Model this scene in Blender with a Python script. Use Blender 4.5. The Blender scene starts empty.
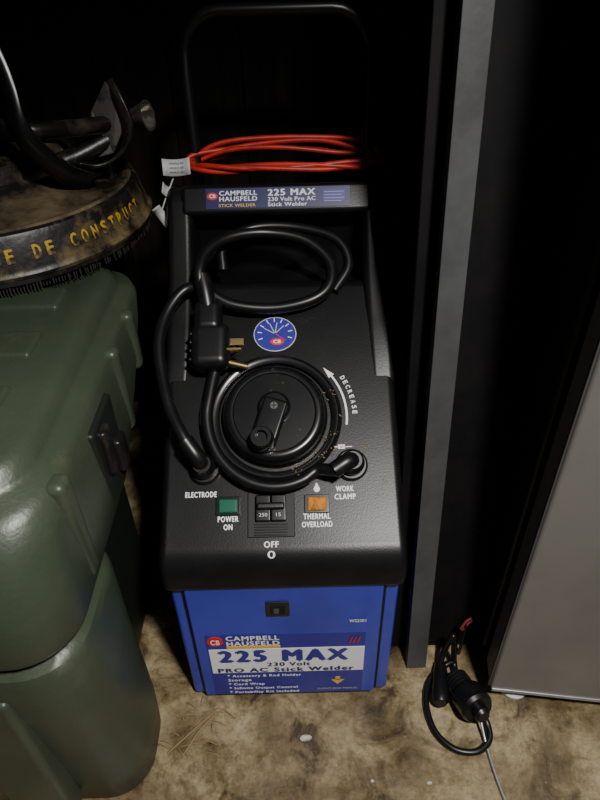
import bpy, bmesh, math, random
from mathutils import Vector, Matrix, Euler
random.seed(4)
rad=math.radians
C=bpy.context.scene.collection

# ---------------------------------------------------------------- materials
def mat(name,col,rough=.5,metal=0.,col2=None,scale=20.,lo=.45,hi=.65,bump=0.,bscale=None,spec=.5,coat=0.,detail=6,dirt=None,dscale=14,dlo=.58,dhi=.75):
    m=bpy.data.materials.new(name); m.use_nodes=True
    nt=m.node_tree; b=nt.nodes['Principled BSDF']
    b.inputs['Base Color'].default_value=(*col,1)
    b.inputs['Roughness'].default_value=rough
    b.inputs['Metallic'].default_value=metal
    b.inputs['Specular IOR Level'].default_value=spec
    b.inputs['Coat Weight'].default_value=coat
    tc=nt.nodes.new('ShaderNodeTexCoord')
    if col2:
        n=nt.nodes.new('ShaderNodeTexNoise'); n.inputs['Scale'].default_value=scale; n.inputs['Detail'].default_value=detail
        n.inputs['Roughness'].default_value=.65
        nt.links.new(tc.outputs['Object'],n.inputs['Vector'])
        r=nt.nodes.new('ShaderNodeValToRGB')
        r.color_ramp.elements[0].position=lo; r.color_ramp.elements[0].color=(*col,1)
        r.color_ramp.elements[1].position=hi; r.color_ramp.elements[1].color=(*col2,1)
        nt.links.new(n.outputs['Fac'],r.inputs['Fac'])
        out=r.outputs['Color']
        if dirt:
            n3=nt.nodes.new('ShaderNodeTexNoise'); n3.inputs['Scale'].default_value=dscale; n3.inputs['Detail'].default_value=12; n3.inputs['Roughness'].default_value=.75
            nt.links.new(tc.outputs['Object'],n3.inputs['Vector'])
            r3=nt.nodes.new('ShaderNodeValToRGB'); r3.color_ramp.elements[0].position=dlo; r3.color_ramp.elements[0].color=(0,0,0,1)
            r3.color_ramp.elements[1].position=dhi; r3.color_ramp.elements[1].color=(1,1,1,1)
            nt.links.new(n3.outputs['Fac'],r3.inputs['Fac'])
            x=nt.nodes.new('ShaderNodeMix'); x.data_type='RGBA'; nt.links.new(r3.outputs['Color'],x.inputs[0])
            nt.links.new(out,x.inputs[6]); x.inputs[7].default_value=(*dirt,1); out=x.outputs[2]
            mr=nt.nodes.new('ShaderNodeMapRange'); mr.inputs[3].default_value=rough; mr.inputs[4].default_value=.8
            nt.links.new(r3.outputs['Color'],mr.inputs[0]); nt.links.new(mr.outputs[0],b.inputs['Roughness'])
        nt.links.new(out,b.inputs['Base Color'])
    if bump:
        n2=nt.nodes.new('ShaderNodeTexNoise'); n2.inputs['Scale'].default_value=bscale or scale*4; n2.inputs['Detail'].default_value=4
        nt.links.new(tc.outputs['Object'],n2.inputs['Vector'])
        bp=nt.nodes.new('ShaderNodeBump'); bp.inputs['Strength'].default_value=bump; bp.inputs['Distance'].default_value=.002
        nt.links.new(n2.outputs['Fac'],bp.inputs['Height']); nt.links.new(bp.outputs['Normal'],b.inputs['Normal'])
    return m

M={}
M['plastic']=mat('black_textured_plastic',(.0055,.0055,.0063),.36,col2=(.010,.0097,.0097),scale=9,lo=.45,hi=.75,bump=.08,bscale=420,spec=.36,dirt=(.028,.024,.019),dscale=10,dlo=.62,dhi=.85)
M['plastic2']=mat('black_gloss_plastic',(.006,.006,.007),.25,col2=(.012,.011,.010),scale=30,lo=.5,hi=.8,spec=.55,dirt=(.05,.04,.028),dscale=24,dlo=.62,dhi=.80)
M['rubber']=mat('black_rubber',(.006,.006,.007),.36,col2=(.018,.016,.014),scale=40,lo=.55,hi=.8)
M['tube']=mat('black_powder_coated_tube',(.008,.008,.009),.32,spec=.6)
M['blue']=mat('blue_painted_steel',(.038,.056,.47),.35,col2=(.028,.042,.38),scale=6,coat=.2)
M['label_blue']=mat('label_blue',(.024,.022,.29),.4)
M['label_dark']=mat('label_navy',(.010,.011,.10),.4)
M['white']=mat('white_print',(.90,.90,.94),.5)
M['red']=mat('red_print',(.7,.02,.03),.5)
M['yellow']=mat('yellow_print',(.8,.5,.08),.5)
M['dull_yellow']=mat('worn_yellow_print',(.50,.31,.02),.7,col2=(.07,.05,.025),scale=45,lo=.46,hi=.60)
M['redcable']=mat('red_cable_rubber',(.58,.030,.018),.42,col2=(.34,.018,.01),scale=25)
M['darkred']=mat('dark_red_plastic',(.12,.008,.010),.5)
M['brass']=mat('brass',(.85,.62,.28),.3,metal=1.)
M['greenlamp']=mat('green_lens',(.005,.11,.06),.35,spec=.3)
M['amberlamp']=mat('amber_lens',(.60,.22,.006),.5,spec=.15,col2=(.22,.07,.003),scale=90)
M['steel']=mat('galvanised_steel',(.105,.107,.112),.5,metal=.35,col2=(.055,.055,.057),scale=9,lo=.35,hi=.75,bump=.1,bscale=90)
M['steel_edge']=mat('bright_steel_edge',(.45,.45,.47),.35,metal=.7)
M['stainless']=mat('brushed_stainless',(.22,.212,.200),.42,metal=.3,col2=(.18,.174,.166),scale=3)
M['fridge_side']=mat('charcoal_enamel',(.010,.010,.011),.45)
M['gasket']=mat('black_gasket',(.003,.003,.003),.6)
M['blackboard']=mat('black_painted_board',(.004,.004,.005),.6,col2=(.009,.007,.007),scale=6,spec=.2)  # near-black colour standing in for the shade behind the steel bar
M['green']=mat('green_plastic',(.040,.056,.034),.38,col2=(.066,.080,.052),scale=4,lo=.4,hi=.75,bump=.2,bscale=160,dirt=(.13,.115,.075),dscale=6,dlo=.56,dhi=.88)
M['green_dark']=mat('green_plastic_recess',(.010,.014,.010),.5)  # darker copy of the bin green, shade put into the colour
M['mud']=mat('muddy_black_plastic',(.009,.008,.007),.5,col2=(.19,.14,.08),scale=7,lo=.47,hi=.66,bump=.9,bscale=50,detail=15)
M['rim']=mat('scuffed_black_rim',(.009,.008,.007),.42,col2=(.17,.125,.06),scale=13,lo=.50,hi=.66,bump=.6,bscale=50,detail=15)
M['mud2']=mat('dusty_black_plastic',(.009,.008,.008),.34,col2=(.07,.055,.04),scale=16,lo=.50,hi=.75,bump=.4,bscale=60)
M['bristle']=mat('bristle',(.02,.016,.013),.7)
M['clear']=mat('scuffed_steel_fitting',(.30,.28,.25),.3,metal=.8,col2=(.04,.035,.03),scale=30)
M['paper']=mat('paper_tag',(.62,.62,.62),.6)
M['twig']=mat('dry_grass',(.26,.18,.09),.8)
M['pebble']=mat('pebble',(.6,.58,.55),.6,col2=(.1,.09,.08),scale=90)

def concrete():
    m=bpy.data.materials.new('stained_concrete'); m.use_nodes=True; nt=m.node_tree; L=nt.links; N=nt.nodes
    b=N['Principled BSDF']; tc=N.new('ShaderNodeTexCoord')
    def noise(s,d=8,r=.65,dist=0.):
        n=N.new('ShaderNodeTexNoise'); n.inputs['Scale'].default_value=s; n.inputs['Detail'].default_value=d; n.inputs['Roughness'].default_value=r; n.inputs['Distortion'].default_value=dist
        L.new(tc.outputs['Object'],n.inputs['Vector']); return n
    def ramp(src,stops):
        r=N.new('ShaderNodeValToRGB'); e=r.color_ramp.elements
        e[0].position,e[0].color=stops[0][0],(*stops[0][1],1); e[1].position,e[1].color=stops[-1][0],(*stops[-1][1],1)
        for p,c in stops[1:-1]:
            x=e.new(p); x.color=(*c,1)
        L.new(src.outputs[0],r.inputs['Fac']); return r
    def mix(a,bb,f,mode='MIX'):
        x=N.new('ShaderNodeMix'); x.data_type='RGBA'; x.blend_type=mode
        if isinstance(f,float): x.inputs[0].default_value=f
        else: L.new(f,x.inputs[0])
        L.new(a,x.inputs[6]); L.new(bb,x.inputs[7]); return x.outputs[2]
    big=ramp(noise(6,7,.6,.6),[(.30,(.09,.066,.032)),(.46,(.22,.165,.085)),(.60,(.40,.325,.19)),(.75,(.55,.47,.31))])
    fine=ramp(noise(80,10,.85),[(.38,(.35,.31,.26)),(.56,(1,1,1))])
    c=mix(big.outputs[0],fine.outputs[0],.7,'MULTIPLY')
    st=ramp(noise(12,9,.68,1.0),[(.36,(.14,.11,.07)),(.46,(.70,.66,.58)),(.54,(1,1,1))])
    c=mix(c,st.outputs[0],.9,'MULTIPLY')
    sp=ramp(noise(150,3,.6),[(.68,(0,0,0)),(.74,(.35,.32,.27))])
    c=mix(c,sp.outputs[0],.6,'ADD')
    L.new(c,b.inputs['Base Color'])
    rr=ramp(noise(10,4,.5,.8),[(.38,(.20,.20,.20)),(.6,(.6,.6,.6))]); L.new(rr.outputs[0],b.inputs['Roughness'])
    bp=N.new('ShaderNodeBump'); bp.inputs['Strength'].default_value=.4; bp.inputs['Distance'].default_value=.004
    L.new(noise(40,8,.7).outputs[0],bp.inputs['Height']); L.new(bp.outputs[0],b.inputs['Normal'])
    return m
M['concrete']=concrete()
def planks():
    m=bpy.data.materials.new('dark_timber_boards'); m.use_nodes=True; nt=m.node_tree; L=nt.links; N=nt.nodes
    b=N['Principled BSDF']; tc=N.new('ShaderNodeTexCoord'); mp=N.new('ShaderNodeMapping'); mp.inputs['Scale'].default_value=(18,18,1.2)
    L.new(tc.outputs['Object'],mp.inputs['Vector'])
    n=N.new('ShaderNodeTexNoise'); n.inputs['Scale'].default_value=2; n.inputs['Detail'].default_value=6; L.new(mp.outputs[0],n.inputs['Vector'])
    r=N.new('ShaderNodeValToRGB'); r.color_ramp.elements[0].position=.35; r.color_ramp.elements[0].color=(.006,.005,.005,1)
    r.color_ramp.elements[1].position=.7; r.color_ramp.elements[1].color=(.026,.018,.015,1)
    L.new(n.outputs[0],r.inputs[0]); L.new(r.outputs[0],b.inputs['Base Color']); b.inputs['Roughness'].default_value=.75
    b.inputs['Specular IOR Level'].default_value=.2
    return m
M['boards']=planks()

# ---------------------------------------------------------------- helpers
def empty(name,loc=(0,0,0),rotz=0):
    e=bpy.data.objects.new(name,None); e.empty_display_size=.05; C.objects.link(e); e.location=loc; e.rotation_euler=(0,0,rotz); return e
def finish(name,me,m,parent=None,loc=(0,0,0),rot=(0,0,0),bevel=0,seg=3,smooth=True,angle=35):
    o=bpy.data.objects.new(name,me); C.objects.link(o); o.location=loc; o.rotation_euler=rot
    if m: me.materials.append(M[m] if isinstance(m,str) else m)
    if parent: o.parent=parent
    if smooth:
        for p in me.polygons: p.use_smooth=True
        bm=bmesh.new(); bm.from_mesh(me)
        for e in bm.edges:
            if len(e.link_faces)==2 and e.calc_face_angle(0)>rad(angle): e.smooth=bool(bevel)
        bm.to_mesh(me); bm.free()
    if bevel:
        b=o.modifiers.new('bevel','BEVEL'); b.width=bevel; b.segments=seg; b.limit_method='ANGLE'; b.angle_limit=rad(angle)
        w=o.modifiers.new('wn','WEIGHTED_NORMAL'); w.keep_sharp=False
    return o
def box(name,mn,mx,m,parent=None,bevel=.003,seg=3,loc=(0,0,0),rot=(0,0,0)):
    me=bpy.data.meshes.new(name); bm=bmesh.new(); bmesh.ops.create_cube(bm,size=1)
    for v in bm.verts:
        v.co=Vector([mn[i]+(v.co[i]+.5)*(mx[i]-mn[i]) for i in range(3)])
    bm.to_mesh(me); bm.free()
    return finish(name,me,m,parent,loc,rot,bevel,seg)
def lathe(name,prof,m,parent=None,loc=(0,0,0),rot=(0,0,0),n=64,sx=1,sy=1):
    me=bpy.data.meshes.new(name); bm=bmesh.new(); rings=[]
    for r,z in prof:
        if r<1e-6: rings.append([bm.verts.new((0,0,z))])
        else: rings.append([bm.verts.new((r*math.cos(2*math.pi*i/n)*sx,r*math.sin(2*math.pi*i/n)*sy,z)) for i in range(n)])
    for a,b in zip(rings,rings[1:]):
        for i in range(n):
            j=(i+1)%n
            if len(a)==1 and len(b)==1: continue
            if len(a)==1: bm.faces.new((a[0],b[j],b[i]))
            elif len(b)==1: bm.faces.new((a[i],a[j],b[0]))
            else: bm.faces.new((a[i],a[j],b[j],b[i]))
    bmesh.ops.recalc_face_normals(bm,faces=bm.faces); bm.to_mesh(me); bm.free()
    return finish(name,me,m,parent,loc,rot)
def extr(name,prof,x0,x1,m,parent=None,bevel=.01,seg=4,angle=35):
    me=bpy.data.meshes.new(name); bm=bmesh.new()
    a=[bm.verts.new((x0,y,z)) for y,z in prof]; b=[bm.verts.new((x1,y,z)) for y,z in prof]
    n=len(prof)
    bm.faces.new(a); bm.faces.new(b[::-1])
    for i in range(n):
        j=(i+1)%n; bm.faces.new((a[i],b[i],b[j],a[j]))
    bmesh.ops.recalc_face_normals(bm,faces=bm.faces); bm.to_mesh(me); bm.free()
    return finish(name,me,m,parent,bevel=bevel,seg=seg,angle=angle)
def catmull(pts,k=8):
    P=[Vector(p) for p in pts]; P=[P[0]*2-P[1]]+P+[P[-1]*2-P[-2]]; out=[]
    for i in range(1,len(P)-2):
        for j in range(k):
            t=j/k; a,b,c,d=P[i-1:i+3]
            out.append(.5*((2*b)+(c-a)*t+(2*a-5*b+4*c-d)*t*t+(3*b-a-3*c+d)*t**3))
    out.append(P[-2]); return out
def tomesh(o):
    dg=bpy.context.evaluated_depsgraph_get(); me=bpy.data.meshes.new_from_object(o.evaluated_get(dg))
    n=bpy.data.objects.new(o.name,me); nm=o.name; mw=o.matrix_basis.copy()
    for pp in me.polygons: pp.use_smooth=True
    bpy.data.objects.remove(o); C.objects.link(n); n.name=nm; n.matrix_basis=mw; return n
def tube(name,pts,r,m,parent=None,smooth=True,k=8,cyc=False):
    cu=bpy.data.curves.new(name,'CURVE'); cu.dimensions='3D'; cu.bevel_depth=r; cu.bevel_resolution=4; cu.use_fill_caps=True
    P=catmull(pts,k) if smooth else [Vector(p) for p in pts]
    s=cu.splines.new('POLY'); s.points.add(len(P)-1); s.use_cyclic_u=cyc
    for i,p in enumerate(P): s.points[i].co=(*p,1)
    o=bpy.data.objects.new(name,cu); C.objects.link(o); o=tomesh(o)
    o.data.materials.clear(); o.data.materials.append(M[m])
    if parent: o.parent=parent
    return o
def text(name,body,loc,rot,w,h,m,parent=None,bold=.0,shear=0,depth=.0004):
    # lettering mesh; stroke weight comes from slightly shifted overlapping copies of the glyph faces
    cu=bpy.data.curves.new(name,'FONT'); cu.body=body; cu.size=1; cu.align_x='CENTER'; cu.align_y='CENTER'; cu.shear=shear; cu.resolution_u=3
    cu.space_character=1.0+bold*4
    o=bpy.data.objects.new(name,cu); C.objects.link(o); o=tomesh(o); me=o.data
    sh=[(0,0)] if bold<=0 else [(-bold,0),(bold,0),(0,bold*.6),(0,-bold*.6)]
    src=[v.co.copy() for v in me.vertices]; fs=[tuple(p.vertices) for p in me.polygons]
    vs=[];ff=[]
    for k,(dx,dy) in enumerate(sh):
        b0=len(vs); vs+=[Vector((c.x+dx,c.y+dy,k)) for c in src]; ff+=[tuple(i+b0 for i in f) for f in fs]
    xs=[v.x for v in vs]; ys=[v.y for v in vs]
    cx=(max(xs)+min(xs))/2; cy=(max(ys)+min(ys))/2; Wd=max(xs)-min(xs); H=max(ys)-min(ys)
    vs=[((v.x-cx)/Wd*w,(v.y-cy)/H*h,depth+.00004*v.z) for v in vs]
    m2=bpy.data.meshes.new(name); m2.from_pydata(vs,[],ff); o.data=m2
    m2.materials.append(M[m]); o.location=loc; o.rotation_euler=rot
    if parent: o.parent=parent
    return o
def loft(name,levels,xl,m,parent=None,nc=8):
    me=bpy.data.meshes.new(name); bm=bmesh.new(); rings=[]
    for z,xr,yf,yb,r,dl in levels:
        ring=[]
        x0=xl+dl
        for cx,cy,a0 in ((xr-r,yf+r,-90),(xr-r,yb-r,0),(x0+r,yb-r,90),(x0+r,yf+r,180)):
            for i in range(nc+1):
                a=rad(a0+90*i/nc); ring.append(bm.verts.new((cx+r*math.cos(a),cy+r*math.sin(a),z)))
        rings.append(ring)
    for a,b in zip(rings,rings[1:]):
        n=len(a)
        for i in range(n): bm.faces.new((a[i],a[(i+1)%n],b[(i+1)%n],b[i]))
    bm.faces.new(rings[0][::-1]); bm.faces.new(rings[-1])
    bmesh.ops.recalc_face_normals(bm,faces=bm.faces); bm.to_mesh(me); bm.free()
    return finish(name,me,m,parent,angle=50)

# ---------------------------------------------------------------- room
box('floor',(-1.3,-1.2,-.05),(1.4,1.45,0),'concrete',bevel=0)
wb=empty('wall_back')
box('backing',(-1.3,1.44,0),(1.4,1.47,2.3),'boards',wb,bevel=0)
x=-1.3; i=0
while x<1.35:
    box('board_%d'%i,(x,1.42,0),(x+.1485,1.442,2.3),'boards',wb,bevel=.002,seg=1); x+=.15; i+=1
box('wall_left',(-1.33,-1.2,0),(-1.3,1.45,2.3),'boards',bevel=0)

# ---------------------------------------------------------------- welder
W=empty('stick_welder',(-.03,.8,0))
SL=rad(33); cs,sn=math.cos(SL),math.sin(SL)
def P(x,s,n=0): return (x,.585+cs*s-sn*n,.40+sn*s+cs*n)
PR=(SL,0,0)
FR=(rad(90),0,0)
parts=[]
def add(o): parts.append(o); return o
add(box('base_cabinet',(-.200,.556,.012),(.140,1.03,.335),'blue',bevel=.006))
add(box('front_panel',(-.178,.548,.018),(.116,.560,.330),'blue',bevel=.003))
add(box('front_seam_left',(-.1825,.5535,.018),(-.1775,.5575,.330),'gasket',bevel=0))
add(box('front_seam_right',(.1155,.5535,.018),(.1205,.5575,.330),'gasket',bevel=0))
for i,(fx,fy) in enumerate(((-.17,.60),(.11,.60))):
    add(lathe('foot_%d'%i,[(0,0),(.018,0),(.02,.014),(0,.014)],'rubber',loc=(fx,fy,0),n=20))
for i,wx in enumerate((-.15,.09)):
    add(lathe('wheel_%d'%i,[(0,-.018),(.03,-.018),(.032,-.012),(.055,-.012),(.058,-.02),(.07,-.018),(.075,0),(.07,.018),(.058,.02),(.055,.012),(.032,.012),(.03,.018),(0,.018)],'rubber',loc=(wx,1.11,.075),rot=(0,rad(90),0),n=32))
add(tube('axle',[(-.17,1.11,.075),(.11,1.11,.075)],.007,'steel',smooth=False))
add(box('axle_bracket',(-.12,1.02,.05),(.06,1.115,.10),'plastic'))
prof=[(.546,.322),(.543,.335),(.544,.352),(.550,.370),(.560,.385),(.572,.394)]
prof+=[P(0,0)[1:],P(0,.1)[1:],P(0,.25)[1:],P(0,.395)[1:],P(0,.408,-.004)[1:],P(0,.418,-.015)[1:],(.955,.600),(.985,.596),(1.045,.596),(1.045,.322)]
add(extr('top_shell',prof,-.208,.148,'plastic',bevel=.024,seg=6,angle=50))
add(box('recess_back',(-.17,1.035,.55),(.11,1.05,.70),'plastic',bevel=.004))
arm=[P(0,.20,-.02)[1:],P(0,.24,.0005)[1:],P(0,.33,.003)[1:],P(0,.42,.012)[1:],(.985,.700),(1.005,.730),(1.03,.748),(1.055,.742),(1.068,.72),(1.066,.55),(1.0,.52)]
add(extr('handle_arm_left',arm,-.212,-.168,'plastic',bevel=.018,seg=6,angle=45))
add(extr('handle_arm_right',arm,.108,.152,'plastic',bevel=.018,seg=6,angle=45))
BR=rad(52)
add(box('handle_bar',(-.188,-.026,-.02),(.128,.026,.02),'plastic',bevel=.010,seg=5,loc=(0,1.022,.722),rot=(BR,0,0)))
def Bp(x,v,n=0.0203):
    c,s=math.cos(BR),math.sin(BR); return (x,1.022+c*v-s*n,.722+s*v+c*n)
add(box('handle_badge',(-.145,-.0165,0),(.090,.0165,.0008),'label_dark',bevel=0,loc=Bp(0,0),rot=(BR,0,0)))
def ov(name,loc,rot,rx,ry,m,z=.0012):
    return add(lathe(name,[(0,z),(rx,z),(rx,0)],m,loc=loc,rot=rot,n=28,sy=ry/rx))
ov('handle_badge_logo',Bp(-.134,.004),(BR,0,0),.009,.006,'red')
add(text('badge_logo_text','CB',Bp(-.134,.004,.0216),(BR,0,0),.010,.006,'white',bold=.03))
for nm,tx,x,v,w,h,mt,b in (('t1','CAMPBELL',-.092,.0085,.062,.0078,'white',.03),('t2','HAUSFELD',-.092,-.0010,.062,.0078,'white',.03),('t3','STICK WELDER',-.094,-.0115,.060,.005,'yellow',.02),
    ('t4','225 MAX',-.005,.0080,.078,.011,'white',.04),('t5','230 Volt Pro AC',-.005,-.003,.078,.0068,'white',.025),('t6','Stick Welder',-.012,-.0115,.064,.0065,'white',.025)):
    add(text('badge_'+nm,tx,Bp(x,v,.0212),(BR,0,0),w,h,mt,bold=b))
add(box('handle_badge_box',(.046,-.009,0),(.082,.011,.0012),'label_blue',bevel=0,loc=Bp(0,0),rot=(BR,0,0)))
for k in range(4):
    add(box('badge_line_%d'%k,(.048,.0065-.005*k,0),(.080-.004*(k%2),.0072-.005*k,.0016),'paper',bevel=0,loc=Bp(0,0),rot=(BR,0,0)))
hp=[(-.168,1.105,.12),(-.168,1.105,.90)]
for i in range(7):
    a=rad(180-15*i); hp.append((-.108+.060*math.cos(a),1.105+.01,.925+.060*math.sin(a)))
for i in range(7):
    a=rad(90-15*i); hp.append((.064+.060*math.cos(a),1.105+.01,.925+.060*math.sin(a)))
hp+=[(.124,1.105,.90),(.124,1.105,.12)]
add(tube('cart_handle',hp,.0105,'tube',smooth=False))
for i,xx in enumerate((-.168,.124)):
    add(box('handle_clamp_%d'%i,(xx-.016,1.04,.50),(xx+.016,1.12,.53),'plastic'))
# dial
KX,KS=-.0385,.176
def K(a,r,n=0): return P(KX+r*math.cos(rad(a)),KS+r*math.sin(rad(a)),n)
add(lathe('dial_ring',[(.084,0),(.086,.008),(.091,.011),(.095,.011),(.100,.007),(.102,0)],'plastic2',loc=P(KX,KS,-.001),rot=PR,n=96))
add(lathe('dial_knob',[(.080,0),(.079,.012),(.076,.020),(.074,.025),(.071,.028),(.066,.0295),(.062,.029),(.060,.027),(.0,.027)],'plastic2',loc=P(KX,KS,0),rot=PR,n=96))
add(lathe('dial_hub',[(.025,.026),(.024,.033),(.020,.036),(0,.036)],'plastic2',loc=P(KX,KS+.006,0),rot=PR,n=40))
add(lathe('dial_screw',[(.006,.036),(.0055,.039),(0,.039)],'steel',loc=P(KX,KS+.006,0),rot=PR,n=20))
add(box('dial_screw_slot_a',(-.0045,-.0008,.039),(.0045,.0008,.0396),'gasket',bevel=0,loc=P(KX,KS+.006,0),rot=PR))
add(box('dial_screw_slot_b',(-.0008,-.0045,.039),(.0008,.0045,.0396),'gasket',bevel=0,loc=P(KX,KS+.006,0),rot=PR))
o=add(box('dial_crank',(-.020,-.060,.026),(.020,.014,.0375),'plastic2',bevel=.008,seg=4,loc=P(KX,KS+.006,0),rot=PR))
o.rotation_euler=(Matrix.Rotation(SL,3,'X')@Matrix.Rotation(rad(-18),3,'Z')).to_euler()
add(lathe('dial_crank_grip',[(.0190,.034),(.0180,.046),(.0165,.054),(.0145,.058),(.0095,.058),(.0085,.050),(0,.050)],'plastic2',loc=P(KX-.018,KS-.046,0),rot=PR,n=32))
me=bpy.data.meshes.new('dial_grit'); bm=bmesh.new()
for i in range(60):
    if i<40: a=rad(random.uniform(-75,30)); r=random.uniform(.082,.100); c=(KX+r*math.cos(a),KS+r*math.sin(a)); n0=.004 if r<.086 else .010
    else: c=(random.uniform(.04,.10),random.uniform(.115,.135)); n0=.001
    s=random.uniform(.0005,.0013); base=P(c[0],c[1],n0)
    bmesh.ops.create_icosphere(bm,subdivisions=1,radius=s,matrix=Matrix.Translation(base)@Matrix.Rotation(random.uniform(0,3),4,'Z')@Matrix.Diagonal((random.uniform(.7,2.6),1,.7,1)))
bm.to_mesh(me); bm.free(); add(finish('dial_grit',me,'twig'))
def arc(name,a0,a1,r0,r1,m,head=None):
    me=bpy.data.meshes.new(name); bm=bmesh.new(); k=24; A=[];B=[]
    for i in range(k+1):
        a=rad(a0+(a1-a0)*i/k); A.append(bm.verts.new((r0*math.cos(a),r0*math.sin(a),.0012))); B.append(bm.verts.new((r1*math.cos(a),r1*math.sin(a),.0012)))
    for i in range(k): bm.faces.new((A[i],B[i],B[i+1],A[i+1]))
    if head:
        a=rad(head[0]); b=rad(head[1]); rm=(r0+r1)/2
        bm.faces.new((bm.verts.new(((rm-.005)*math.cos(a),(rm-.005)*math.sin(a),.0013)),bm.verts.new(((rm+.005)*math.cos(a),(rm+.005)*math.sin(a),.0013)),bm.verts.new((rm*math.cos(b),rm*math.sin(b),.0013))))
    bmesh.ops.recalc_face_normals(bm,faces=bm.faces); bm.to_mesh(me); bm.free()
    return add(finish(name,me,m,loc=P(KX,KS,.0003),rot=PR,smooth=False))
arc('dial_arrow_right',-8,38,.1075,.1105,'white',(36,46))
arc('dial_arrow_left',145,185,.1115,.1145,'white')
def arctext(name,word,a0,a1,r,sz,m):
    for i,ch in enumerate(word):
        a=a0+(a1-a0)*i/(len(word)-1)
        o=text('%s_%d'%(name,i),ch,K(a,r,.0012),PR,sz*.72 if ch!='I' else sz*.2,sz,m,bold=.03)
        o.rotation_euler=(Matrix.Rotation(SL,3,'X')@Matrix.Rotation(rad(a-90),3,'Z')).to_euler(); add(o)
arctext('print_decrease','DECREASE',30,2,.1215,.0072,'white')
G=P(-.037,.314,.0005)
ov('gauge_rim',G,PR,.034,.030,'paper',.0008); ov('gauge_face',G,PR,.0328,.0288,'label_blue',.0012)
for i in range(9):
    a=rad(200-27*i); r1=.028; r0=.021
    o=box('gauge_tick_%d'%i,(r0,-.0007,.0014),(r1,.0007,.0017),'white',bevel=0,loc=G); o.rotation_euler=(Matrix.Rotation(SL,3,'X')@Matrix.Rotation(a,3,'Z')).to_euler(); add(o)
for i,(a,m_) in enumerate(((80,'paper'),(-35,'red'),(150,'paper'),(115,'paper'),(45,'paper'))):
    o=box('gauge_needle_%d'%i,(.002,-.0006,.0018),(.020,.0006,.0021),m_,bevel=0,loc=G); o.rotation_euler=(Matrix.Rotation(SL,3,'X')@Matrix.Rotation(rad(a),3,'Z')).to_euler(); add(o)
ov('gauge_logo',P(-.034,.300,.0016),PR,.011,.006,'red'); add(text('gauge_logo_text','CB',P(-.034,.300,.0032),PR,.012,.006,'white',bold=.04))
SX=-.046
add(box('switch_recess',(SX-.034,-.004,-.001),(SX+.034,.062,.002),'gasket',bevel=.002,loc=P(0,0),rot=PR))
add(box('switch_left',(SX-.022,.018,.0),(SX-.0004,.056,.010),'plastic2',bevel=.002,loc=P(0,0),rot=PR))
add(box('switch_right',(SX+.0004,.018,.0),(SX+.022,.056,.010),'plastic2',bevel=.002,loc=P(0,0),rot=PR))
add(box('switch_lever',(SX-.020,.034,.008),(SX+.020,.044,.017),'plastic',bevel=.003,loc=P(0,0),rot=PR))
for i in range(5):
    add(box('switch_rib_%d'%i,(SX-.024,-.0015+.0038*i,.001),(SX+.024,.0+.0038*i,.004),'plastic2',bevel=.0004,loc=P(0,0),rot=PR))
add(text('switch_mark_0','250',P(SX-.011,.027,.0105),PR,.012,.005,'paper')); add(text('switch_mark_1','15',P(SX+.011,.027,.0105),PR,.007,.005,'paper'))
for nm,lx,m_ in (('power_lamp',-.108,'greenlamp'),('overload_lamp',.0205,'amberlamp')):
    add(box(nm+'_bezel',(lx-.018,.029,-.001),(lx+.018,.056,.003),'plastic2',bevel=.001,loc=P(0,0),rot=PR))
    add(box(nm,(lx-.0135,.032,.0),(lx+.0135,.052,.006),m_,bevel=.002,loc=P(0,0),rot=PR))
def ptxt(n,t,x,s,w,h=.0084,m='white',b=.045): add(text('print_'+n,t,P(x,s,.0006),PR,w,h,m,bold=b))
ptxt('electrode','ELECTRODE',-.148,.060,.046)
ptxt('power','POWER',-.108,.0235,.030); ptxt('on','ON',-.108,.012,.013)
ptxt('thermal','THERMAL',.020,.0245,.039); ptxt('overload','OVERLOAD',.020,.013,.044)
ptxt('work','WORK',.062,.0635,.026); ptxt('clamp','CLAMP',.062,.052,.031)
add(text('print_off','OFF',(SX,.5715,.3952),(rad(42),0,0),.021,.009,'white',bold=.04)); add(text('print_zero','0',(SX,.5603,.3869),(rad(54),0,0),.011,.011,'white',bold=.015))
ptxt('bar','I',-.046,.069,.0015,.008,b=0)
add(lathe('drop_icon',[(0,.001),(.0045,.001),(.0045,0)],'white',loc=P(.021,.064,0),rot=PR,n=20))
ptxt('drop_tip','^',.021,.070,.006,.006)
add(box('clamp_icon_1',(.044,.126,0),(.076,.1272,.001),'white',bevel=0,loc=P(0,0),rot=PR))
add(box('clamp_icon_2',(.055,.1235,0),(.065,.1300,.001),'white',bevel=0,loc=P(0,0),rot=PR))
add(box('front_port_frame',(-.060,.5455,.257),(-.024,.5485,.293),'plastic2',bevel=.002))
add(box('front_port',(-.053,.5445,.264),(-.031,.5460,.286),'gasket',bevel=0))
add(box('front_port_glint',(-.048,.5440,.267),(-.040,.5446,.279),'steel',bevel=0))
# front label
add(box('front_label',(-.160,.5472,.022),(.094,.5482,.207),'label_blue',bevel=0))
add(box('front_label_band',(-.158,.5466,.094),(.094,.5474,.166),'white',bevel=0))
def ft(n,t,x,z,w,h,m,b=.02,sh=0): add(text('label_'+n,t,(x,.5463,z),FR,w,h,m,bold=b,shear=sh))
ov('label_logo',(-.145,.5475,.190),FR,.013,.013,'red',.0014)
add(text('label_logo_cb','CB',(-.145,.5455,.190),FR,.015,.014,'white',bold=.04))
ft('brand1','CAMPBELL',-.085,.199,.085,.013,'white',.045); ft('brand2','HAUSFELD',-.085,.184,.085,.013,'white',.045)
add(box('label_stripe',(-.128,.5464,.168),(-.042,.5472,.175),'yellow',bevel=0))
ft('model','225 MAX',-.038,.146,.214,.037,'label_blue',.075)
ft('volt','230 Volt',-.030,.1195,.072,.012,'label_dark',.04)
ft('desc','PRO AC Stick Welder',-.035,.103,.228,.013,'label_dark',.05)
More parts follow.
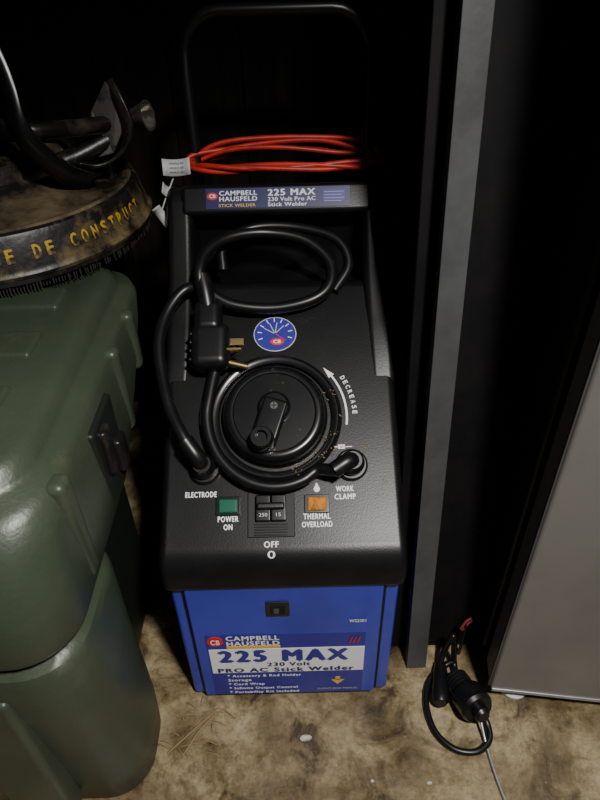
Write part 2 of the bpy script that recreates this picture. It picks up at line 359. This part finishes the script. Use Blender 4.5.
for i,(t,wd) in enumerate((('* Accessory & Rod Holder',.125),('  Storage',.040),('* Cord Wrap',.062),('* Infinite Output Control',.118),('* Portability Kit Included',.120))):
    ft('line_%d'%i,t.strip(),-.135+wd/2,.084-.0135*i,wd,.0105,'white',.045)
ft('sku','WS2001',.080,.240,.026,.008,'white')
ft('corner','///',.077,.186,.018,.018,'red')
me=bpy.data.meshes.new('label_arrow'); me.from_pydata([(.040,.5470,.064),(.064,.5470,.064),(.052,.5470,.048),(.048,.5470,.074),(.056,.5470,.074),(.056,.5470,.062),(.048,.5470,.062)],[],[(0,2,1),(3,6,5,4)])
add(finish('label_arrow',me,'yellow',smooth=False))
ft('small','ALWAYS READ MANUAL',.052,.036,.07,.006,'paper',.0)
for i,(sx,ss) in enumerate(((-.143,.098),(.0735,.098))):
    add(lathe('socket_%d'%i,[(.024,0),(.024,.006),(.021,.009),(.018,.009),(.018,.022),(.015,.026),(.013,.036),(0,.036)],'rubber',loc=P(sx,ss,-.001),rot=PR,n=32))
add(tube('socket_relief_left',[P(-.143,.098,.026),P(-.150,.108,.040),P(-.166,.130,.047)],.0125,'rubber'))
add(tube('socket_relief_right',[P(.0735,.098,.026),P(.066,.096,.036),P(.045,.083,.036)],.0125,'rubber'))
CR=.0090
add(tube('electrode_cable',[P(-.143,.098,.02),P(-.150,.108,.040),P(-.168,.135,.048),P(-.190,.18,.045),P(-.205,.235,.040),P(-.212,.29,.038),P(-.203,.34,.034),P(-.178,.378,.034),P(-.150,.380,.034),P(-.105,.356,.026),P(-.040,.350,.020),P(.022,.362,.022),P(.052,.388,.024),P(.052,.43,.026),P(.012,.468,.030),P(-.050,.480,.034),P(-.105,.466,.045),P(-.138,.435,.056),P(-.150,.398,.060),P(-.148,.37,.052)],CR,'rubber',k=10))
add(tube('cord_loop',[P(-.12,.425,.012),P(-.118,.47,.022),P(-.07,.50,.020),P(.0,.50,.018),P(.065,.475,.02),P(.085,.43,.014),P(.06,.385,.008)],CR*.9,'rubber',k=8))
wp=[P(.0735,.098,.022),P(.066,.094,.036),P(.048,.084,.034)]
for a in range(-52,-206,-14):
    wp.append(P(KX+.101*math.cos(rad(a)),KS+(.111 if a>-180 else .10)*math.sin(rad(a)),.020))
wp+=[P(-.125,.258,.018),P(-.10,.285,.014)]
add(tube('work_cable',wp,CR,'rubber',k=8))
PX=-.132
add(box('plug_body',(PX-.032,.242,.012),(PX+.028,.318,.052),'rubber',bevel=.016,seg=5,loc=P(0,0),rot=PR))
add(box('plug_shoulder',(PX-.028,.300,.018),(PX+.016,.355,.054),'rubber',bevel=.014,seg=5,loc=P(0,0),rot=PR))
add(tube('plug_strain_relief',[P(PX-.006,.340,.040),P(PX-.010,.365,.048),P(PX-.016,.392,.054)],.0135,'rubber'))
for k in range(4):
    add(box('plug_rib_%d'%k,(PX-.034,.254+.014*k,.020),(PX-.029,.260+.014*k,.045),'rubber',bevel=.002,loc=P(0,0),rot=PR))
add(box('plug_blade_0',(PX+.024,.284,.028),(PX+.048,.295,.031),'brass',bevel=.0005,loc=P(0,0),rot=PR))
add(box('plug_blade_1',(PX+.024,.268,.040),(PX+.046,.2710,.050),'brass',bevel=.0005,loc=P(0,0),rot=PR))
add(tube('plug_ground_pin',[P(PX+.022,.256,.030),P(PX+.054,.248,.028)],.0050,'brass',smooth=False))
for o in parts:
    o.parent=W; o.matrix_parent_inverse=Matrix.Translation((.03,-.8,0))

# ---------------------------------------------------------------- red cable coil
R=empty('red_jumper_cable',(-.02,1.08,.77))
def rloop(name,xa,xb,yc,zf,zb,arch,r=.0042,w=.030,ph=0):
    pts=[]; n=28
    for i in range(n):
        t=2*math.pi*i/n; c,s=math.cos(t),math.sin(t)
        ex=math.copysign(abs(c)**.75,c); x=(xa+xb)/2+(xb-xa)/2*ex
        u=1-ex*ex
        y=yc-w*s+.004*math.sin(3*t+ph)
        z=(zf if s>0 else zb)*abs(s)**.6+ .768*(1-abs(s)**.6)+arch*u*(1 if s<0 else .35)+.0035*math.sin(4*t+ph)
        pts.append((x,y,z))
    pts=catmull(pts+[pts[0]],4)[:-1]
    o=tube(name,pts,r,'redcable',smooth=False,cyc=True); o.parent=R; o.matrix_parent_inverse=Matrix.Translation((.02,-1.08,-.77))
rloop('loop_0',-.182,.140,1.088,.760,.776,.014,ph=0)
rloop('loop_1',-.176,.146,1.092,.764,.768,.006,ph=1.5)
rloop('loop_2',-.184,.136,1.085,.756,.762,.022,ph=3.1,w=.026)
rloop('loop_3',-.172,.148,1.090,.762,.780,.020,ph=4.4,w=.034)

# paper tags
T=empty('paper_tag',(-.21,1.09,.74))
def tagpart(name,loc,rot,w,h):
    me=bpy.data.meshes.new(name); bm=bmesh.new(); n=8; g=[]
    for i in range(n+1):
        u=i/n-.5; g.append((bm.verts.new((u*w,-h/2,.010*u*u*4)),bm.verts.new((u*w,h/2,.010*u*u*4+.002))))
    for a,b in zip(g,g[1:]): bm.faces.new((a[0],b[0],b[1],a[1]))
    bm.to_mesh(me); bm.free(); o=finish(name,me,'paper',loc=loc,rot=rot); so=o.modifiers.new('s','SOLIDIFY'); so.thickness=.0008
    o.parent=T; o.matrix_parent_inverse=Matrix.Translation((.21,-1.09,-.74)); return o
tagpart('tag_upper',(-.193,1.05,.772),(rad(60),0,rad(5)),.044,.026)
tagpart('tag_middle',(-.210,1.04,.735),(rad(45),rad(25),rad(20)),.030,.018)
tagpart('tag_lower',(-.226,1.03,.700),(rad(70),rad(60),0),.036,.015)
for i in range(3):
    o=text('tag_print_%d'%i,'WARNING READ',(0,0,0),(rad(60),0,rad(5)),.034,.003,'label_dark'); o.location=(-.193,1.0465+.003*(i-1),.7735+.0062*(i-1)); o.parent=T; o.matrix_parent_inverse=Matrix.Translation((.21,-1.09,-.74))
o=tube('tag_string',[(-.172,1.09,.768),(-.192,1.06,.768),(-.212,1.04,.735),(-.224,1.03,.71)],.0012,'paper'); o.parent=T; o.matrix_parent_inverse=Matrix.Translation((.21,-1.09,-.74))

# ---------------------------------------------------------------- green bin
B=empty('green_plastic_bin',(-.5,.6,0))
bp=[]
lv=[(0,-.264,.405,.555,.06,0),(.012,-.252,.392,.562,.065,0),(.10,-.248,.380,.567,.07,0),(.30,-.250,.362,.565,.07,0),(.425,-.250,.350,.566,.07,0),(.440,-.254,.354,.565,.07,0),(.446,-.268,.370,.565,.06,0),
 (.462,-.268,.370,.60,.06,0),(.468,-.252,.352,.64,.07,0),(.482,-.247,.346,.70,.07,0),(.54,-.248,.352,.82,.07,0),(.60,-.252,.374,.925,.07,0),(.628,-.256,.395,.955,.07,0),(.640,-.262,.410,.955,.07,0),(.644,-.276,.425,.945,.065,0),(.650,-.280,.430,.940,.065,0),(.662,-.284,.436,.935,.065,0),(.670,-.296,.448,.925,.06,0)]
bp.append(loft('bin_body',lv,-.85,'green'))
bp.append(box('bin_rear_body',(-.80,.54,0),(-.315,.80,.52),'green_dark',bevel=.02))  # rear block in dark green, stands in for the shadow zone below the overhang
for i in range(3):
    yy=.53+.12*i
    bp.append(box('bin_top_rib_%d'%i,(-.80,yy,.660),(-.335,yy+.06,.6755),'green',bevel=.007,seg=4))
bp.append(box('bin_side_recess',(-.262,.56,.490),(-.2465,.65,.615),'green_dark',bevel=.006))  # recess drawn as a dark patch, its shade is in the colour
bp.append(box('bin_latch',(-.252,.575,.535),(-.238,.600,.605),'mud2',bevel=.005,seg=4))
bp.append(box('bin_latch_tab',(-.252,.610,.505),(-.236,.640,.560),'mud2',bevel=.006))
for i,(y0,y1,z0,z1) in enumerate(((.450,.480,.485,.640),(.700,.725,.50,.640),(.80,.825,.54,.640))):
    bp.append(box('bin_side_rib_%d'%i,(-.270,y0,z0),(-.245,y1,z1),'green',bevel=.010,seg=5))
for i in range(3):
    bp.append(box('bin_front_rib_%d'%i,(-.78+.18*i,.345,.06),(-.70+.18*i,.385,.40),'green',bevel=.010,seg=4))
for o in bp: o.parent=B; o.matrix_parent_inverse=Matrix.Translation((.5,-.6,0))

# ---------------------------------------------------------------- surface cleaner
CX,CY,CZ=-.492,1.02,.678
S=empty('pressure_washer_surface_cleaner',(CX,CY,CZ))
def sadd(o): o.parent=S; return o
sadd(lathe('deck',[(.224,.084),(.218,.088),(.203,.083),(.19,.080),(.12,.092),(.085,.105),(.080,.130),(.06,.135),(0,.135)],'mud',n=128))
sadd(lathe('deck_rim',[(.232,.022),(.246,.024),(.249,.030),(.247,.034),(.243,.037),(.232,.078),(.229,.083),(.223,.0855)],'rim',n=128))
sadd(lathe('skirt_band',[(.231,.016),(.244,.016),(.245,.034),(.233,.034)],'mud2',n=128))
me=bpy.data.meshes.new('bristles'); bm=bmesh.new()
for i in range(330):
    a=2*math.pi*i/330; r=.238+random.uniform(-.003,.003); ln=random.uniform(.019,.0225); w=.0014
    r2=r+random.uniform(-.002,.004)
    c,s=math.cos(a),math.sin(a); t=Vector((-s,c,0))*w
    top=Vector((r*c,r*s,.024)); bot=Vector((r2*c,r2*s,.024-ln)); n_=Vector((c,s,0))*w
    vs=[bm.verts.new(q) for q in (top-t-n_,top+t-n_,top+t+n_,top-t+n_,bot-t*.6-n_*.6,bot+t*.6-n_*.6,bot+t*.6+n_*.6,bot-t*.6+n_*.6)]
    for f in ((0,1,5,4),(1,2,6,5),(2,3,7,6),(3,0,4,7),(4,5,6,7)): bm.faces.new([vs[j] for j in f])
bm.to_mesh(me); bm.free(); sadd(finish('bristles',me,'bristle',smooth=False))
slope=math.atan2(.041,.011)
word='SURFACE DE CONSTRUCT'
for i,ch in enumerate(word):
    if ch==' ': continue
    a=rad(-92+4.4*i); rr=.2378
    o=text('rim_letter_%d'%i,ch,(0,0,0),(0,0,0),.011,.020,'dull_yellow',bold=.05)
    Rm=Matrix.Rotation(a+rad(90),4,'Z')@Matrix.Rotation(slope,4,'X')
    o.matrix_basis=Matrix.Translation((rr*math.cos(a),rr*math.sin(a),.0572))@Rm@Matrix.Translation((0,0,.0012))
    o.parent=S
sadd(lathe('swivel_hub',[(.035,.13),(.035,.16),(.028,.165),(.028,.20),(.018,.205),(.018,.235),(0,.235)],'mud2',n=32))
sadd(tube('lance_tube',[(0,0,.22),(-.01,-.03,.27),(-.04,-.08,.36),(-.10,-.18,.55)],.014,'plastic2'))
sadd(tube('fork_left',[(-.13,-.10,.085),(-.10,-.11,.15),(-.04,-.09,.19),(.0,0,.20)],.012,'mud2'))
sadd(tube('fork_right',[(.12,.10,.085),(.10,.09,.13),(.05,.04,.17),(.0,0,.20)],.012,'mud2'))
def strap(name,pts,wd,m,lean=(.014,-.012)):
    me=bpy.data.meshes.new(name); bm=bmesh.new(); g=[]
    for i,p in enumerate(catmull(pts,8)):
        g.append((bm.verts.new(p+Vector((-lean[0],-lean[1],-wd))),bm.verts.new(p+Vector((lean[0],lean[1],wd)))))
    for a,b in zip(g,g[1:]): bm.faces.new((a[0],b[0],b[1],a[1]))
    bm.to_mesh(me); bm.free(); o=sadd(finish(name,me,m)); q=o.modifiers.new('s','SOLIDIFY'); q.thickness=.005
strap('hose_strap',[(.06,-.05,.36),(.085,-.06,.29),(.10,-.075,.24),(.108,-.09,.19),(.125,-.08,.15),(.15,-.06,.115),(.175,-.03,.092)],.012,'plastic2',(.012,0))
sadd(tube('bracket_arm',[(.0,-.02,.19),(.06,-.05,.185),(.11,-.06,.18),(.16,-.01,.170),(.200,.03,.165)],.013,'mud2'))
sadd(tube('bracket_arm_lower',[(.05,-.02,.10),(.10,-.03,.115),(.15,.0,.125),(.195,.03,.140)],.016,'mud2'))
sadd(tube('bracket_post',[(.185,.04,.082),(.188,.035,.12),(.195,.03,.16)],.012,'mud2'))
def plate(name,pts,t,m):
    me=bpy.data.meshes.new(name); bm=bmesh.new(); v=[bm.verts.new(p) for p in pts]; bm.faces.new(v); bmesh.ops.triangulate(bm,faces=bm.faces)
    bm.to_mesh(me); bm.free(); o=sadd(finish(name,me,m,smooth=False)); q=o.modifiers.new('s','SOLIDIFY'); q.thickness=t; return o
plate('bracket_wing',[(.165,.02,.145),(.180,.03,.185),(.208,.035,.225),(.222,.03,.205),(.228,.025,.165),(.205,.015,.125),(.180,.01,.120)],.003,'clear')
strap('bracket_lip',[(.208,.035,.225),(.222,.02,.20),(.232,.012,.165),(.216,.005,.13),(.180,-.005,.112),(.150,-.02,.12)],.006,'mud2',(.010,-.008))
sadd(lathe('coupling_cup',[(.008,-.03),(.013,-.025),(.015,0),(.021,.018),(.023,.022),(.020,.022),(.013,.003),(0,.0)],'clear',n=32,loc=(.245,.035,.172),rot=(rad(25),rad(78),rad(10))))

# ---------------------------------------------------------------- leaning steel bar + added dark sheet for shade
me=bpy.data.meshes.new('steel_angle_bar'); bm=bmesh.new()
prof2=[(0,0),(.035,0),(.035,.004),(.004,.004),(.004,.024),(0,.024)]
L_=1.5; a=[bm.verts.new((x,y,0)) for x,y in prof2]; b=[bm.verts.new((x,y,L_)) for x,y in prof2]
bm.faces.new(a[::-1]); bm.faces.new(b)
for i in range(6): bm.faces.new((a[i],a[(i+1)%6],b[(i+1)%6],b[i]))
bmesh.ops.recalc_face_normals(bm,faces=bm.faces); bm.to_mesh(me); bm.free()
o=finish('steel_angle_bar',me,'steel',loc=(.183,.597,.002),rot=(rad(-10),0,0),bevel=.001,seg=2)
bb=empty('black_painted_board',(.24,.64,0))  # added sheet, fills the shaded gap beside the welder with black
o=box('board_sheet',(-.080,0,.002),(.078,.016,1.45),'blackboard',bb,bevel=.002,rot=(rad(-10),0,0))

# ---------------------------------------------------------------- fridge
Fg=empty('refrigerator',(.312,.535,0),rad(-8))
def fa(o): o.parent=Fg; return o
fa(box('door_panel',(0,0,.045),(.72,.055,1.75),'stainless',bevel=.006,seg=4))
fa(box('door_bottom_trim',(.004,-.002,.038),(.716,.055,.046),'steel_edge',bevel=.001))
fa(box('door_edge_trim',(-.002,.004,.045),(.001,.010,1.74),'steel',bevel=.0005))
fa(box('door_gasket',(.012,.055,.055),(.708,.075,1.74),'gasket',bevel=0))
fa(box('body',(-.004,.075,.045),(.724,.70,1.76),'fridge_side',bevel=.006))
fa(box('plinth',(.03,.09,.012),(.69,.68,.045),'gasket',bevel=.002))
for i,(x,y) in enumerate(((.05,.03),(.67,.03),(.05,.64),(.67,.64))):
    fa(lathe('foot_%d'%i,[(0,0),(.024,0),(.026,.010),(.016,.016),(.012,.046),(0,.046)],'paper',loc=(x,y,0),n=24))

# ---------------------------------------------------------------- cord on the floor by the fridge
E=empty('extension_cord',(.27,.52,0))
def ea(o): o.parent=E; o.matrix_parent_inverse=Matrix.Translation((-.27,-.52,0)); return o
ea(tube('cord',[(.272,.60,.02),(.252,.595,.012),(.228,.58,.0065),(.212,.555,.0065),(.206,.52,.0065),(.214,.48,.0065),(.240,.453,.0065),(.275,.448,.0065),(.300,.465,.0065),(.303,.490,.010),(.292,.510,.022)],.0055,'rubber',k=10))
def cyl(name,prof,loc,rot,m='rubber',n=28):
    o=ea(lathe(name,prof,m,n=n)); o.location=loc; o.rotation_euler=rot; return o
L0=Vector((.276,.530,.030)); R0=Euler((rad(72),0,rad(18)))
cyl('socket_body',[(0,-.045),(.014,-.045),(.018,-.035),(.020,-.010),(.028,-.004),(.029,.028),(.025,.034),(0,.034)],L0,R0)
for k in range(5): cyl('grip_ring_%d'%k,[(.018,-.002),(.022,0),(.018,.002)],L0+R0.to_matrix()@Vector((0,0,-.038+.007*k)),R0,n=24)
cyl('socket_nose',[(.014,.028),(.014,.045),(.010,.050),(0,.050)],L0,R0)
L1=Vector((.236,.560,.018)); R1=Euler((rad(80),0,rad(-12)))
cyl('plug_sleeve',[(0,-.04),(.010,-.04),(.013,-.02),(.0145,.01),(.0145,.035),(.010,.042),(0,.042)],L1,R1)
ea(tube('sleeve_cord',[(.242,.595,.018),(.250,.608,.04),(.262,.612,.08),(.268,.60,.02),(.268,.575,.014),(.270,.56,.02)],.0055,'rubber'))
ea(tube('probe_wire',[(.290,.490,.022),(.294,.455,.006),(.298,.41,.004),(.306,.36,.003)],.0024,'steel_edge'))

Rc=empty('spring_clamp',(.30,.60,0))
def ra(o): o.parent=Rc; o.matrix_parent_inverse=Matrix.Translation((-.30,-.60,0)); return o
ra(tube('jaw_a',[(.276,.622,.085),(.286,.630,.095),(.296,.634,.100)],.003,'darkred')); ra(tube('jaw_b',[(.280,.626,.075),(.290,.632,.083),(.300,.636,.088)],.003,'darkred'))
ra(tube('leg',[(.286,.630,.088),(.286,.626,.05),(.284,.622,.005)],.003,'rubber'))

# debris
D=empty('dry_grass_debris',(-.2,.5,0))
for i in range(30):
    x=random.uniform(-.24,-.12); y=random.uniform(.44,.54); a=random.uniform(0,3.1); l=random.uniform(.015,.05)
    o=tube('blade_%d'%i,[(x,y,.002),(x+l*.5*math.cos(a),y+l*.5*math.sin(a)*.4,.006),(x+l*math.cos(a),y+l*math.sin(a)*.4,.002)],.0009,'twig',k=4); o.parent=D; o.matrix_parent_inverse=Matrix.Translation((.2,-.5,0))
for i,pp in enumerate(([(-.235,.46,.003),(-.20,.49,.008),(-.165,.525,.004)],[(-.21,.455,.003),(-.18,.50,.008),(-.14,.535,.004)])):
    o=tube('twig_%d'%i,pp,.0016,'twig',k=4); o.parent=D; o.matrix_parent_inverse=Matrix.Translation((.2,-.5,0))
def rock(name,loc,s,m='pebble'):
    me=bpy.data.meshes.new(name); bm=bmesh.new(); bmesh.ops.create_icosphere(bm,subdivisions=2,radius=1)
    for v in bm.verts: v.co=Vector((v.co.x*s[0],v.co.y*s[1],v.co.z*s[2]))*random.uniform(.8,1.15)
    bm.to_mesh(me); bm.free(); return finish(name,me,m,loc=(loc[0],loc[1],s[2]*.8))
rock('pebble',(-.005,.478,0),(.010,.006,.004)); rock('pebble.001',(.19,.405,0),(.004,.003,.002)); rock('pebble.002',(.10,.41,0),(.003,.003,.002))

# ---------------------------------------------------------------- lights, world, camera
l=bpy.data.lights.new('ceiling_spot','SPOT'); l.energy=185; l.color=(1,.97,.92); l.shadow_soft_size=.08; l.spot_size=rad(76); l.spot_blend=1.0
o=bpy.data.objects.new('ceiling_spot',l); C.objects.link(o); o.location=(.45,-.32,2.05)
o.rotation_euler=(Vector((-.02,.40,.1))-o.location).to_track_quat('-Z','Y').to_euler()
w=bpy.data.worlds.new('world'); bpy.context.scene.world=w; w.use_nodes=True
w.node_tree.nodes['Background'].inputs[0].default_value=(.75,.83,1,1); w.node_tree.nodes['Background'].inputs[1].default_value=.045
cam=bpy.data.cameras.new('camera'); co=bpy.data.objects.new('camera',cam); C.objects.link(co)
cam.sensor_fit='VERTICAL'; cam.sensor_height=36; cam.sensor_width=27; cam.lens=28.08; cam.clip_start=.02
co.matrix_world=Matrix.Translation((0,0,1.1))@Matrix.Rotation(rad(52),4,'X')@Matrix.Rotation(rad(-1.5),4,'Z')
bpy.context.scene.camera=co
